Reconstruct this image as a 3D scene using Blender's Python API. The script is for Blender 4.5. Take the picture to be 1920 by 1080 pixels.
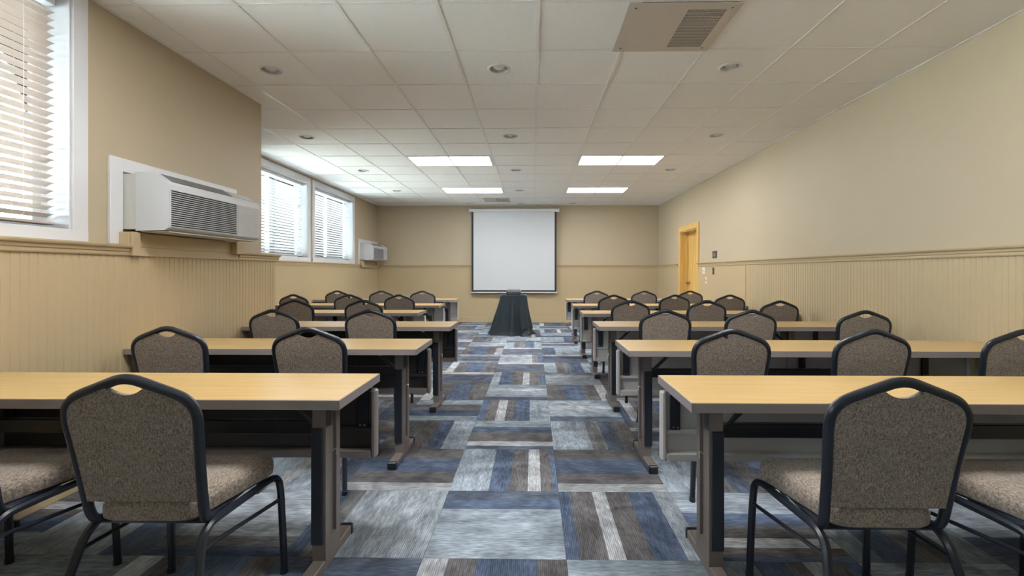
import bpy, math, random
from mathutils import Vector, Matrix

for o in list(bpy.data.objects): bpy.data.objects.remove(o, do_unlink=True)
S = bpy.context.scene
COL = S.collection
PI = math.pi
random.seed(7)

# ---------------------------------------------------------------- camera
F_PX, YAW, PX, PY, EYE = 869.7, 0.0158, 985.8, 510.0, 1.2192
cd = bpy.data.cameras.new('camera'); cam = bpy.data.objects.new('camera', cd); COL.objects.link(cam)
cd.sensor_width = 36.0; cd.sensor_fit = 'HORIZONTAL'
cd.lens = F_PX / 1920 * 36.0
cd.shift_x = -(PX - 960) / 1920
cd.shift_y = -(540 - PY) / 1920
cam.location = (0, 0, EYE); cam.rotation_euler = (PI/2, 0, YAW)
cd.clip_start = 0.02; cd.clip_end = 300
S.camera = cam

# ---------------------------------------------------------------- world, exposure
W = bpy.data.worlds.new('overcast_sky'); S.world = W; W.use_nodes = True
bg = W.node_tree.nodes['Background']
bg.inputs['Color'].default_value = (0.80, 0.90, 1.0, 1); bg.inputs['Strength'].default_value = 13.0
S.view_settings.view_transform = 'Standard'; S.view_settings.look = 'None'
S.view_settings.gamma = 1.0; S.view_settings.use_curve_mapping = False
S.view_settings.exposure = 0.98
sl = bpy.data.lights.new('sun', 'SUN'); sl.energy = 200.0; sl.angle = math.radians(2); sl.color = (1.0, 0.985, 0.96)
sun = bpy.data.objects.new('sun', sl); COL.objects.link(sun); sun.rotation_euler = (math.radians(-12), math.radians(34), 0)   # behind the building: added to light the paving, whose bounce brightens the ceiling
TROFFER = 13.0       # emission of the lit ceiling panels

# room numbers (metres)
CEIL = 2.831
XR, XL_NEAR, XL_FAR = 3.03, -2.62, -3.79
YB, Y_REAR, Y_BUMP = 11.23, -2.6, 4.43
T = 0.6096
CX0, CY0 = 0.0325, 2.772          # ceiling grid origin
FX0, FY0 = -0.4687, 1.969         # carpet grid origin
RAIL = 1.39

# ---------------------------------------------------------------- materials
def newmat(name):
    m = bpy.data.materials.new(name); m.use_nodes = True
    nt = m.node_tree; b = nt.nodes['Principled BSDF']
    return m, nt, b
def N(nt, t, **kw):
    n = nt.nodes.new(t)
    for k, v in kw.items(): setattr(n, k, v)
    return n
def plain(name, col, rough=0.5, metal=0.0, var=0.06, scale=6.0, bump=0.0, bscale=200.0, spec=0.5, coat=0.0):
    m, nt, b = newmat(name)
    tc = N(nt, 'ShaderNodeTexCoord')
    nz = N(nt, 'ShaderNodeTexNoise'); nz.inputs['Scale'].default_value = scale; nz.inputs['Detail'].default_value = 3
    nt.links.new(tc.outputs['Object'], nz.inputs['Vector'])
    mx = N(nt, 'ShaderNodeMix', data_type='RGBA')
    c = Vector(col)
    mx.inputs[6].default_value = (*(c*(1-var)), 1); mx.inputs[7].default_value = (*(c*(1+var)), 1)
    nt.links.new(nz.outputs['Fac'], mx.inputs[0]); nt.links.new(mx.outputs[2], b.inputs['Base Color'])
    b.inputs['Roughness'].default_value = rough; b.inputs['Metallic'].default_value = metal
    b.inputs['Specular IOR Level'].default_value = spec
    b.inputs['Coat Weight'].default_value = coat
    if bump:
        n2 = N(nt, 'ShaderNodeTexNoise'); n2.inputs['Scale'].default_value = bscale; n2.inputs['Detail'].default_value = 2
        nt.links.new(tc.outputs['Object'], n2.inputs['Vector'])
        bp = N(nt, 'ShaderNodeBump'); bp.inputs['Strength'].default_value = bump; bp.inputs['Distance'].default_value = 0.002
        nt.links.new(n2.outputs['Fac'], bp.inputs['Height']); nt.links.new(bp.outputs['Normal'], b.inputs['Normal'])
    return m
M = {}
M['wall']   = plain('painted_wall', (0.500, 0.420, 0.300), 0.55, var=0.02, scale=1.5, bump=0.15, bscale=90)
M['wains']  = plain('painted_wainscot', (0.505, 0.400, 0.245), 0.42, var=0.02, scale=2, bump=0.05)
M['white']  = plain('white_gloss_paint', (0.70, 0.71, 0.74), 0.35, var=0.02)
M['plaster'] = plain('rear_plaster', (0.50, 0.42, 0.30), 0.6, var=0.02)
M['ceiltile'] = plain('ceiling_tile', (0.88, 0.872, 0.865), 0.9, var=0.03, scale=25, bump=0.35, bscale=160, spec=0.2)
M['tbar']   = plain('grid_enamel', (0.82, 0.81, 0.80), 0.45, var=0.02)
M['plenum'] = plain('plenum_board', (0.25, 0.25, 0.25), 0.9)
M['black']  = plain('black_powder_coat', (0.014, 0.019, 0.029), 0.30, var=0.15, bump=0.1, bscale=400)
M['taupe']  = plain('taupe_enamel', (0.19, 0.163, 0.152), 0.40, var=0.06)
M['edge']   = plain('taupe_edge_band', (0.285, 0.250, 0.248), 0.40, var=0.05)
M['panel_grey'] = plain('grey_painted_steel', (0.62, 0.615, 0.60), 0.35, var=0.03)
M['panel_dark'] = plain('dark_painted_steel', (0.045, 0.042, 0.042), 0.4, var=0.1)
M['stile_dark'] = plain('taupe_steel_stile', (0.30, 0.27, 0.265), 0.38, var=0.05)
M['steel']  = plain('zinc_screw', (0.6, 0.6, 0.6), 0.3, metal=1.0)
M['acwhite'] = plain('air_conditioner_plastic', (0.60, 0.62, 0.65), 0.4, var=0.02)
M['acbeige'] = plain('air_conditioner_sleeve', (0.56, 0.56, 0.53), 0.45, var=0.02)
M['dark']   = plain('dark_shade_and_socket', (0.03, 0.03, 0.032), 0.7)  # shade inside vent and air conditioner put into colour; also the dark jack socket
M['greygrille'] = plain('grey_grille', (0.25, 0.26, 0.27), 0.5)
M['acgrille'] = plain('light_grey_louver', (0.58, 0.58, 0.57), 0.45)
M['screen'] = plain('matte_screen', (0.61, 0.635, 0.67), 0.85, var=0.008, scale=1)
M['screenblack'] = plain('screen_border', (0.02, 0.022, 0.025), 0.7)
M['cloth']  = plain('dark_teal_cloth', (0.018, 0.031, 0.040), 0.6, var=0.12, scale=9, bump=0.2, bscale=500)
M['projector'] = plain('projector_case', (0.06, 0.065, 0.075), 0.4)
M['projtop'] = plain('projector_top', (0.13, 0.137, 0.15), 0.4)
M['beigeplate'] = plain('beige_vent_plate', (0.56, 0.50, 0.44), 0.5, var=0.02)
M['brass']  = plain('worn_bronze', (0.42, 0.26, 0.16), 0.3, metal=0.9)
M['bronzeplate'] = plain('dark_bronze_plate', (0.07, 0.06, 0.05), 0.45)
M['cream']  = plain('cream_plastic', (0.75, 0.72, 0.60), 0.4)
M['reflector'] = plain('downlight_reflector', (0.62, 0.61, 0.60), 0.3)
M['bulb']   = plain('frosted_bulb', (0.72, 0.70, 0.67), 0.35)
M['paving'] = plain('bounce_paving', (0.52, 0.51, 0.48), 0.9, var=0.12, scale=2)  # pale tone chosen to bounce light up onto the ceiling
M['leaf']   = plain('tree_leaf', (0.20, 0.30, 0.16), 0.8, var=0.4, scale=4)
M['bark']   = plain('tree_bark', (0.12, 0.09, 0.07), 0.9, var=0.3, scale=10)
M['subfloor'] = plain('concrete_slab', (0.12, 0.12, 0.13), 0.9)

def mat_blind(name, col, tr0):
    m, nt, b = newmat(name)
    b.inputs['Base Color'].default_value = col; b.inputs['Roughness'].default_value = 0.45
    tr = N(nt, 'ShaderNodeBsdfTranslucent'); tr.inputs['Color'].default_value = (0.85, 0.74, 0.66, 1)
    nz = N(nt, 'ShaderNodeTexNoise'); nz.inputs['Scale'].default_value = 4
    mp = N(nt, 'ShaderNodeMapRange'); mp.inputs['To Min'].default_value = tr0; mp.inputs['To Max'].default_value = tr0+.05
    nt.links.new(nz.outputs['Fac'], mp.inputs['Value'])
    mx = N(nt, 'ShaderNodeMixShader'); nt.links.new(mp.outputs[0], mx.inputs[0])
    nt.links.new(b.outputs[0], mx.inputs[1]); nt.links.new(tr.outputs[0], mx.inputs[2])
    nt.links.new(mx.outputs[0], nt.nodes['Material Output'].inputs['Surface'])
    return m
M['slat'] = mat_blind('white_blind_slat', (0.74, 0.75, 0.78, 1), .22)
M['slat_warm'] = mat_blind('warm_wood_blind_slat', (0.60, 0.50, 0.44, 1), .08)

def mat_glass():
    m, nt, b = newmat('window_glass'); nt.nodes.remove(b)
    t = N(nt, 'ShaderNodeBsdfTransparent'); t.inputs['Color'].default_value = (0.90, 0.96, 0.96, 1)
    g = N(nt, 'ShaderNodeBsdfGlossy'); g.inputs['Roughness'].default_value = 0.02
    fr = N(nt, 'ShaderNodeFresnel'); fr.inputs['IOR'].default_value = 1.45
    mx = N(nt, 'ShaderNodeMixShader'); nt.links.new(fr.outputs[0], mx.inputs[0])
    nt.links.new(t.outputs[0], mx.inputs[1]); nt.links.new(g.outputs[0], mx.inputs[2])
    nt.links.new(mx.outputs[0], nt.nodes['Material Output'].inputs['Surface'])
    return m
M['glass'] = mat_glass()

def mat_emit():
    m, nt, b = newmat('lit_diffuser')
    b.inputs['Base Color'].default_value = (0.9, 0.9, 0.9, 1)
    b.inputs['Emission Color'].default_value = (1.0, 0.985, 0.975, 1); b.inputs['Emission Strength'].default_value = TROFFER
    return m
M['emit'] = mat_emit()

def mat_laminate():
    m, nt, b = newmat('maple_laminate')
    tc = N(nt, 'ShaderNodeTexCoord'); mp = N(nt, 'ShaderNodeMapping'); mp.inputs['Scale'].default_value = (1.2, 38, 38)
    nt.links.new(tc.outputs['Object'], mp.inputs['Vector'])
    nz = N(nt, 'ShaderNodeTexNoise'); nz.inputs['Scale'].default_value = 2.2; nz.inputs['Detail'].default_value = 6; nz.inputs['Roughness'].default_value = 0.65
    nt.links.new(mp.outputs[0], nz.inputs['Vector'])
    cr = N(nt, 'ShaderNodeValToRGB')
    cr.color_ramp.elements[0].position = 0.30; cr.color_ramp.elements[0].color = (0.46, 0.295, 0.110, 1)
    cr.color_ramp.elements[1].position = 0.62; cr.color_ramp.elements[1].color = (0.59, 0.405, 0.172, 1)
    nt.links.new(nz.outputs['Fac'], cr.inputs[0]); nt.links.new(cr.outputs[0], b.inputs['Base Color'])
    b.inputs['Roughness'].default_value = 0.28; b.inputs['Specular IOR Level'].default_value = 0.5
    return m
M['laminate'] = mat_laminate()

def mat_oak():
    m, nt, b = newmat('honey_oak')
    tc = N(nt, 'ShaderNodeTexCoord'); mp = N(nt, 'ShaderNodeMapping'); mp.inputs['Scale'].default_value = (14, 14, 0.9)
    nt.links.new(tc.outputs['Object'], mp.inputs['Vector'])
    nz = N(nt, 'ShaderNodeTexNoise'); nz.inputs['Scale'].default_value = 2; nz.inputs['Detail'].default_value = 5
    nt.links.new(mp.outputs[0], nz.inputs['Vector'])
    cr = N(nt, 'ShaderNodeValToRGB')
    cr.color_ramp.elements[0].position = 0.3; cr.color_ramp.elements[0].color = (0.60, 0.36, 0.10, 1)
    cr.color_ramp.elements[1].position = 0.7; cr.color_ramp.elements[1].color = (0.78, 0.53, 0.19, 1)
    nt.links.new(nz.outputs['Fac'], cr.inputs[0]); nt.links.new(cr.outputs[0], b.inputs['Base Color'])
    b.inputs['Roughness'].default_value = 0.35
    return m
M['oak'] = mat_oak()

def mat_tweed():
    m, nt, b = newmat('taupe_tweed')
    tc = N(nt, 'ShaderNodeTexCoord')
    def stretched(sx, sy, sz, sc):
        mp = N(nt, 'ShaderNodeMapping'); mp.inputs['Scale'].default_value = (sx, sy, sz)
        nt.links.new(tc.outputs['Object'], mp.inputs['Vector'])
        nz = N(nt, 'ShaderNodeTexNoise'); nz.inputs['Scale'].default_value = sc; nz.inputs['Detail'].default_value = 2
        nt.links.new(mp.outputs[0], nz.inputs['Vector']); return nz
    a = stretched(0.35, 1, 1, 420); c = stretched(1, 0.3, 0.3, 300); l = stretched(0.3, 1, 1, 60)
    ad = N(nt, 'ShaderNodeMath', operation='ADD'); nt.links.new(a.outputs['Fac'], ad.inputs[0]); nt.links.new(c.outputs['Fac'], ad.inputs[1])
    ml = N(nt, 'ShaderNodeMath', operation='MULTIPLY_ADD'); nt.links.new(l.outputs['Fac'], ml.inputs[0]); ml.inputs[1].default_value = 0.12
    nt.links.new(ad.outputs[0], ml.inputs[2])
    cr = N(nt, 'ShaderNodeValToRGB')
    cr.color_ramp.elements[0].position = 0.45; cr.color_ramp.elements[0].color = (0.100, 0.076, 0.058, 1)
    cr.color_ramp.elements[1].position = 0.80; cr.color_ramp.elements[1].color = (0.43, 0.362, 0.305, 1)
    dv = N(nt, 'ShaderNodeMath', operation='MULTIPLY'); nt.links.new(ml.outputs[0], dv.inputs[0]); dv.inputs[1].default_value = 0.59
    nt.links.new(dv.outputs[0], cr.inputs[0]); nt.links.new(cr.outputs[0], b.inputs['Base Color'])
    b.inputs['Roughness'].default_value = 0.9; b.inputs['Specular IOR Level'].default_value = 0.15
    b.inputs['Sheen Weight'].default_value = 0.25; b.inputs['Sheen Roughness'].default_value = 0.5
    bp = N(nt, 'ShaderNodeBump'); bp.inputs['Strength'].default_value = 0.5; bp.inputs['Distance'].default_value = 0.001
    nt.links.new(ad.outputs[0], bp.inputs['Height']); nt.links.new(bp.outputs[0], b.inputs['Normal'])
    return m
M['tweed'] = mat_tweed()

def mat_carpet():
    m, nt, b = newmat('striped_carpet_tile')
    at = N(nt, 'ShaderNodeAttribute', attribute_name='band')
    tc = N(nt, 'ShaderNodeTexCoord'); oi = N(nt, 'ShaderNodeObjectInfo')
    # shift the drawing from tile to tile
    cb = N(nt, 'ShaderNodeCombineXYZ')
    k = N(nt, 'ShaderNodeMath', operation='MULTIPLY'); nt.links.new(oi.outputs['Random'], k.inputs[0]); k.inputs[1].default_value = 37.0
    nt.links.new(k.outputs[0], cb.inputs[0]); nt.links.new(k.outputs[0], cb.inputs[2])
    va = N(nt, 'ShaderNodeVectorMath', operation='ADD'); nt.links.new(tc.outputs['Object'], va.inputs[0]); nt.links.new(cb.outputs[0], va.inputs[1])
    # tuft rows running along the bands (local y)
    sp = N(nt, 'ShaderNodeSeparateXYZ'); nt.links.new(tc.outputs['Object'], sp.inputs[0])
    fr = N(nt, 'ShaderNodeMath', operation='MULTIPLY'); nt.links.new(sp.outputs[0], fr.inputs[0]); fr.inputs[1].default_value = 2*PI/0.0085
    sn = N(nt, 'ShaderNodeMath', operation='SINE'); nt.links.new(fr.outputs[0], sn.inputs[0])
    # broken yarn flecks, long in y
    mp = N(nt, 'ShaderNodeMapping'); mp.inputs['Scale'].default_value = (1, 0.16, 1); nt.links.new(va.outputs[0], mp.inputs['Vector'])
    yn = N(nt, 'ShaderNodeTexNoise'); yn.inputs['Scale'].default_value = 120; yn.inputs['Detail'].default_value = 2
    nt.links.new(mp.outputs[0], yn.inputs['Vector'])
    # large swirling drawing
    sw = N(nt, 'ShaderNodeTexNoise'); sw.inputs['Scale'].default_value = 3.2; sw.inputs['Detail'].default_value = 1; sw.inputs['Distortion'].default_value = 2.2
    nt.links.new(va.outputs[0], sw.inputs['Vector'])
    wv = N(nt, 'ShaderNodeTexWave', wave_type='RINGS'); wv.inputs['Scale'].default_value = 1.3; wv.inputs['Distortion'].default_value = 5.0; wv.inputs['Detail'].default_value = 1
    nt.links.new(va.outputs[0], wv.inputs['Vector'])
    mpB = N(nt, 'ShaderNodeMapping'); mpB.inputs['Scale'].default_value = (26, 2.2, 1); nt.links.new(va.outputs[0], mpB.inputs['Vector'])
    sb = N(nt, 'ShaderNodeTexNoise'); sb.inputs['Scale'].default_value = 1; sb.inputs['Detail'].default_value = 2; nt.links.new(mpB.outputs[0], sb.inputs['Vector'])
    def rng(src, lo, hi, f0=0.3, f1=0.7):
        r = N(nt, 'ShaderNodeMapRange'); r.inputs['From Min'].default_value = f0; r.inputs['From Max'].default_value = f1
        r.inputs['To Min'].default_value = lo; r.inputs['To Max'].default_value = hi; nt.links.new(src, r.inputs['Value']); return r.outputs[0]
    def mul(a, c2):
        r = N(nt, 'ShaderNodeMath', operation='MULTIPLY'); nt.links.new(a, r.inputs[0]); nt.links.new(c2, r.inputs[1]); return r.outputs[0]
    v = mul(rng(sn.outputs[0], 0.76, 1.22, -1, 1), rng(yn.outputs['Fac'], 0.70, 1.30))
    v = mul(v, rng(sw.outputs['Fac'], 0.72, 1.28)); v = mul(v, rng(wv.outputs['Fac'], 0.78, 1.16, 0, 1)); v = mul(v, rng(sb.outputs['Fac'], 0.82, 1.18))
    v = mul(v, rng(sw.outputs['Fac'], 0.9, 0.9))
    mx = N(nt, 'ShaderNodeVectorMath', operation='SCALE'); nt.links.new(at.outputs['Color'], mx.inputs[0]); nt.links.new(v, mx.inputs['Scale'])
    nt.links.new(mx.outputs[0], b.inputs['Base Color'])
    b.inputs['Roughness'].default_value = 0.95; b.inputs['Specular IOR Level'].default_value = 0.1
    bp = N(nt, 'ShaderNodeBump'); bp.inputs['Strength'].default_value = 0.4; bp.inputs['Distance'].default_value = 0.002
    nt.links.new(yn.outputs['Fac'], bp.inputs['Height']); nt.links.new(bp.outputs[0], b.inputs['Normal'])
    return m
M['carpet'] = mat_carpet()

# ---------------------------------------------------------------- mesh helpers
class MB:
    def __init__(s): s.v = []; s.f = []; s.c = []
    def add(s, vs, fs, col=None):
        n = len(s.v); s.v += [tuple(p) for p in vs]; s.f += [tuple(i+n for i in f) for f in fs]; s.c += [col]*len(fs); return s
    def box(s, x0, x1, y0, y1, z0, z1, col=None):
        return s.add([(x0,y0,z0),(x1,y0,z0),(x1,y1,z0),(x0,y1,z0),(x0,y0,z1),(x1,y0,z1),(x1,y1,z1),(x0,y1,z1)],
              [(0,3,2,1),(4,5,6,7),(0,1,5,4),(1,2,6,5),(2,3,7,6),(3,0,4,7)], col)
    def bbox(s, x0, x1, y0, y1, z0, z1, b):          # box with bevelled edges (chamfer b)
        vs = []; 
        for z, d in ((z0, b), (z0+b, 0), (z1-b, 0), (z1, b)):
            X0, X1, Y0, Y1 = x0+d, x1-d, y0+d, y1-d
            vs += [(X0+b,Y0,z),(X1-b,Y0,z),(X1,Y0+b,z),(X1,Y1-b,z),(X1-b,Y1,z),(X0+b,Y1,z),(X0,Y1-b,z),(X0,Y0+b,z)]
        fs = [tuple(range(7,-1,-1)), tuple(range(24,32))]
        for r in range(3):
            for i in range(8):
                j = (i+1) % 8; fs.append((r*8+i, r*8+j, r*8+8+j, r*8+8+i))
        return s.add(vs, fs)
    def ring_loft(s, rings, cap0=True, cap1=True, closed=True):
        n = len(rings[0]); vs = [p for r in rings for p in r]; fs = []
        for r in range(len(rings)-1):
            for i in range(n if closed else n-1):
                j = (i+1) % n; fs.append((r*n+i, r*n+j, r*n+n+j, r*n+n+i))
        if cap0: fs.append(tuple(range(n-1, -1, -1)))
        if cap1: fs.append(tuple(range((len(rings)-1)*n, len(rings)*n)))
        return s.add(vs, fs)
    def tube(s, path, ra, rb=None, n=8, sub=3, up=(0,0,1)):
        rb = rb or ra; P = [Vector(p) for p in path]
        if sub > 1 and len(P) > 2:
            Q = []
            for i in range(len(P)-1):
                p0 = P[i-1] if i else P[0]*2-P[1]; p1, p2 = P[i], P[i+1]; p3 = P[i+2] if i+2 < len(P) else P[-1]*2-P[-2]
                for k in range(sub):
                    t = k/sub; t2 = t*t; t3 = t2*t
                    Q.append(0.5*((2*p1)+(p2-p0)*t+(2*p0-5*p1+4*p2-p3)*t2+(3*p1-p0-3*p2+p3)*t3))
            Q.append(P[-1]); P = Q
        rings = []; nrm = None
        for i, p in enumerate(P):
            t = (P[min(i+1, len(P)-1)]-P[max(i-1, 0)]).normalized()
            if nrm is None:
                u = Vector(up); nrm = (u - t*u.dot(t))
                if nrm.length < 1e-3: u = Vector((0,1,0)); nrm = u - t*u.dot(t)
                nrm.normalize()
            else: nrm = (nrm - t*nrm.dot(t)).normalized()
            bn = t.cross(nrm)
            rings.append([tuple(p + nrm*(ra*math.cos(a)) + bn*(rb*math.sin(a))) for a in (2*PI*(k+0.5)/n for k in range(n))])
        return s.ring_loft(rings)
    def cyl(s, p0, p1, r, n=12, r1=None):
        p0, p1 = Vector(p0), Vector(p1); r1 = r if r1 is None else r1
        t = (p1-p0).normalized(); u = Vector((0,0,1)) if abs(t.z) < .9 else Vector((1,0,0))
        a = t.cross(u).normalized(); b = t.cross(a)
        return s.ring_loft([[tuple(p+a*(q*math.cos(2*PI*k/n))+b*(q*math.sin(2*PI*k/n))) for k in range(n)] for p, q in ((p0, r), (p1, r1))])
    def lathe(s, prof, c=(0,0,0), n=24, cap0=False, cap1=False):
        return s.ring_loft([[(c[0]+r*math.cos(2*PI*k/n), c[1]+r*math.sin(2*PI*k/n), c[2]+z) for k in range(n)] for r, z in prof], cap0, cap1)
    def mesh(s, name, mat, smooth=False):
        me = bpy.data.meshes.new(name); me.from_pydata(s.v, [], s.f); me.update()
        if any(c is not None for c in s.c):
            at = me.attributes.new('band', 'FLOAT_COLOR', 'CORNER')
            buf = []
            for poly in me.polygons:
                c = s.c[poly.index] or (0.1, 0.1, 0.1)
                for _ in poly.loop_indices: buf += [c[0], c[1], c[2], 1.0]
            at.data.foreach_set('color', buf)
        me.materials.append(mat)
        import bmesh
        bm = bmesh.new(); bm.from_mesh(me); bmesh.ops.recalc_face_normals(bm, faces=bm.faces); bm.to_mesh(me); bm.free()
        if smooth:
            for p in me.polygons: p.use_smooth = True
            try: me.set_sharp_from_angle(angle=math.radians(38))
            except Exception: pass
        return me
    def obj(s, name, mat, parent=None, smooth=False, loc=None):
        return link(name, s.mesh(name, mat, smooth), parent, loc)
def link(name, me, parent=None, loc=None):
    o = bpy.data.objects.new(name, me); COL.objects.link(o)
    if parent is not None: o.parent = parent
    if loc is not None: o.location = loc
    return o
def empty(name, loc=(0,0,0), rz=0):
    o = bpy.data.objects.new(name, None); COL.objects.link(o); o.location = loc; o.rotation_euler = (0,0,rz); o.empty_display_size = 0.1
    return o
def tag(o, label, cat, group=None):
    o['label'] = label; o['category'] = cat
    if group: o['group'] = group
    return o
def struct(o, label=None, cat=None):
    o['kind'] = 'structure'
    if label: o['label'] = label
    if cat: o['category'] = cat
    return o
def copy_tree(o, parent=None):
    c = o.copy(); COL.objects.link(c)
    c.parent = parent
    for ch in list(o.children): copy_tree(ch, c)
    return c
def B(*a): return MB().box(*a)

# ================================================================ FLOOR
floor = struct(MB().box(XL_FAR-0.2, XR+0.2, Y_REAR-0.2, YB+0.2, -0.15, -0.006).obj('floor', M['subfloor']), 'floor slab laid with patterned blue and brown carpet tiles', 'floor')
lt = (0.310, 0.365, 0.430); wh = (0.45, 0.475, 0.51); br = (0.150, 0.146, 0.154); bl = (0.105, 0.142, 0.220)
te = (0.29, 0.355, 0.41); gb = (0.190, 0.195, 0.208); nb = (0.105, 0.130, 0.180); lg = (0.32, 0.365, 0.415)
# bands as (end of band 0..1, colour), across the tile
PAT = [
 [(.18,wh),(.38,br),(.80,bl),(1,br)],
 [(.68,lt),(.84,bl),(1,nb)],
 [(.36,lt),(.55,bl),(.72,br),(.84,wh),(.95,br),(1,bl)],
 [(.10,nb),(.24,wh),(.55,br),(.75,bl),(1,te)],
 [(.10,bl),(.25,br),(.38,wh),(.50,br),(.72,bl),(1,lt)],
 [(.16,wh),(.40,br),(.72,bl),(1,br)],
 [(.35,gb),(.55,br),(.72,bl),(1,lt)],
 [(.10,bl),(.30,br),(.42,wh),(.62,br),(.85,bl),(1,lg)],
 [(.45,lt),(.62,gb),(.80,nb),(1,br)],
 [(.12,bl),(.25,gb),(1,lg)],
 [(.20,te),(.45,bl),(.60,gb),(.75,br),(1,te)],
 [(.30,te),(.45,wh),(.80,lt),(1,nb)],
]
FIX = {(0,-1):(0,0),(0,0):(1,0),(0,1):(2,0),(0,2):(3,0),(0,3):(4,0),(-1,1):(5,0),(-1,2):(6,0),(1,0):(7,0),(1,1):(5,0),(1,2):(8,0),(-1,0):(9,0),
       (0,4):(11,1),(0,5):(7,1),(1,3):(11,1),(1,4):(5,1),(-1,3):(10,0),(-1,4):(5,0),(-1,-1):(1,0)}
tile_cache = {}
def carpet_mesh(pi, flip, rot, u0, u1, v0, v1):
    """tile in local coords centred on the full square; bands run along local y; clip box in WORLD-aligned unit coords"""
    key = (pi, flip, rot, round(u0,4), round(u1,4), round(v0,4), round(v1,4))
    if key in tile_cache: return tile_cache[key]
    h = T/2; g = 0.0006
    # clip box into local frame
    if rot: a0, a1, b0, b1 = v0, v1, 1-u1, 1-u0       # local x = world y ; local y = -world x
    else:   a0, a1, b0, b1 = u0, u1, v0, v1
    bands = []; s = 0
    for e, c in PAT[pi]: bands.append((s, e, c)); s = e
    if flip: bands = [(1-e, 1-s2, c) for s2, e, c in reversed(bands)]
    mb = MB(); 
    lo, hi = a0*T-h+g, a1*T-h-g; y0, y1 = b0*T-h+g, b1*T-h-g
    for s2, e, c in bands:
        x0, x1 = max(s2*T-h, lo), min(e*T-h, hi)
        if x1-x0 < 1e-4: continue
        mb.add([(x0,y0,0),(x1,y0,0),(x1,y1,0),(x0,y1,0)], [(0,1,2,3)], c)
    mb.add([(lo,y0,-.0055),(hi,y0,-.0055),(hi,y1,-.0055),(lo,y1,-.0055),(lo,y0,0),(hi,y0,0),(hi,y1,0),(lo,y1,0)],
           [(0,3,2,1),(0,1,5,4),(1,2,6,5),(2,3,7,6),(3,0,4,7)], br)
    me = bpy.data.meshes.new('carpet_tile'); me.from_pydata(mb.v, [], mb.f); me.update()
    at = me.attributes.new('band', 'FLOAT_COLOR', 'CORNER'); buf = []
    for poly in me.polygons:
        c = mb.c[poly.index]
        for _ in poly.loop_indices: buf += [c[0], c[1], c[2], 1.0]
    at.data.foreach_set('color', buf); me.materials.append(M['carpet'])
    tile_cache[key] = me; return me
rt = random.Random(3)
for r in range(-8, 17):
    for c in range(-6, 7):
        x0, y0 = FX0 + c*T, FY0 + r*T
        xmin = XL_FAR if y0 + T > Y_BUMP + 0.1 else XL_NEAR - 0.02
        cx0, cx1 = max(x0, xmin), min(x0+T, XR); cy0, cy1 = max(y0, Y_REAR), min(y0+T, YB)
        if cx1-cx0 < 0.01 or cy1-cy0 < 0.01: continue
        pi, fl = FIX.get((c, r), (rt.randrange(len(PAT)), rt.randrange(2)))
        rot = (c + r) % 2 == 0
        me = carpet_mesh(pi, fl, rot, (cx0-x0)/T, (cx1-x0)/T, (cy0-y0)/T, (cy1-y0)/T)
        o = link('carpet_tile', me, floor, (x0+T/2, y0+T/2, 0))
        # rot: local x -> world y, local y -> -world x  (rotate +90)
        o.rotation_euler = (0, 0, PI/2 if rot else 0)

# ================================================================ CEILING
ceiling = struct(MB().box(XL_FAR-0.3, XR+0.3, Y_REAR-0.3, YB+0.3, CEIL+0.14, CEIL+0.35).obj('ceiling', M['plenum']), 'suspended ceiling of square white tiles in a metal grid', 'ceiling')
CANS = [(-3.5,1.5),(-.5,1.5),(2.5,1.5),(-4.5,4.5),(-.5,4.5),(3.5,4.5),(-4.5,7.5),(-.5,7.5),(3.5,7.5),(-4.5,10.5),(-.5,10.5),(-2.5,13.3),(-.5,13.3),(1.5,13.3)]
TROFF = [(-3,6),(1,6),(-3,10),(1,10),(-3,-2),(1,-2)]  # last pair is out of view, added to light the near rows
skip = {(c+k, r) for c, r in TROFF for k in (0, 1)} | {(1, 0)}
tile_me = {}
ZT = CEIL + 0.004
def ceil_tile_mesh(w0, w1, d0, d1, hole):
    key = (round(w0,3), round(w1,3), round(d0,3), round(d1,3), hole)
    if key in tile_me: return tile_me[key]
    mb = MB()
    if not hole: mb.box(w0, w1, d0, d1, 0, 0.016)
    else:
        hx, hy, R = hole; n = 24
        ring = [(hx+R*math.cos(2*PI*k/n), hy+R*math.sin(2*PI*k/n)) for k in range(n)]
        out = []
        for k in range(n):
            a = 2*PI*k/n; dx, dy = math.cos(a), math.sin(a)
            tx = ((w1-hx) if dx > 0 else (w0-hx))/dx if abs(dx) > 1e-9 else 1e9
            ty = ((d1-hy) if dy > 0 else (d0-hy))/dy if abs(dy) > 1e-9 else 1e9
            t = min(tx, ty); out.append((hx+dx*t, hy+dy*t))
        # add square corners exactly
        vs = [(x, y, 0) for x, y in ring] + [(x, y, 0) for x, y in out] + [(x, y, 0.016) for x, y in ring]
        fs = []
        for k in range(n):
            j = (k+1) % n; fs.append((k, j, n+j, n+k)); fs.append((k, 2*n+k, 2*n+j, j))
        mb.add(vs, fs)
        for (qx, qy) in ((w0,d0),(w1,d0),(w1,d1),(w0,d1)):
            a = math.atan2(qy-hy, qx-hx) % (2*PI); k = int(a/(2*PI)*n) % n
            p, q = out[k], out[(k+1) % n]
            if (abs(p[0]-q[0]) > 1e-6 and abs(p[1]-q[1]) > 1e-6): mb.add([(*p,0),(qx,qy,0),(*q,0)], [(0,1,2)])
    me = mb.mesh('ceiling_tile', M['ceiltile']); tile_me[key] = me; return me
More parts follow.
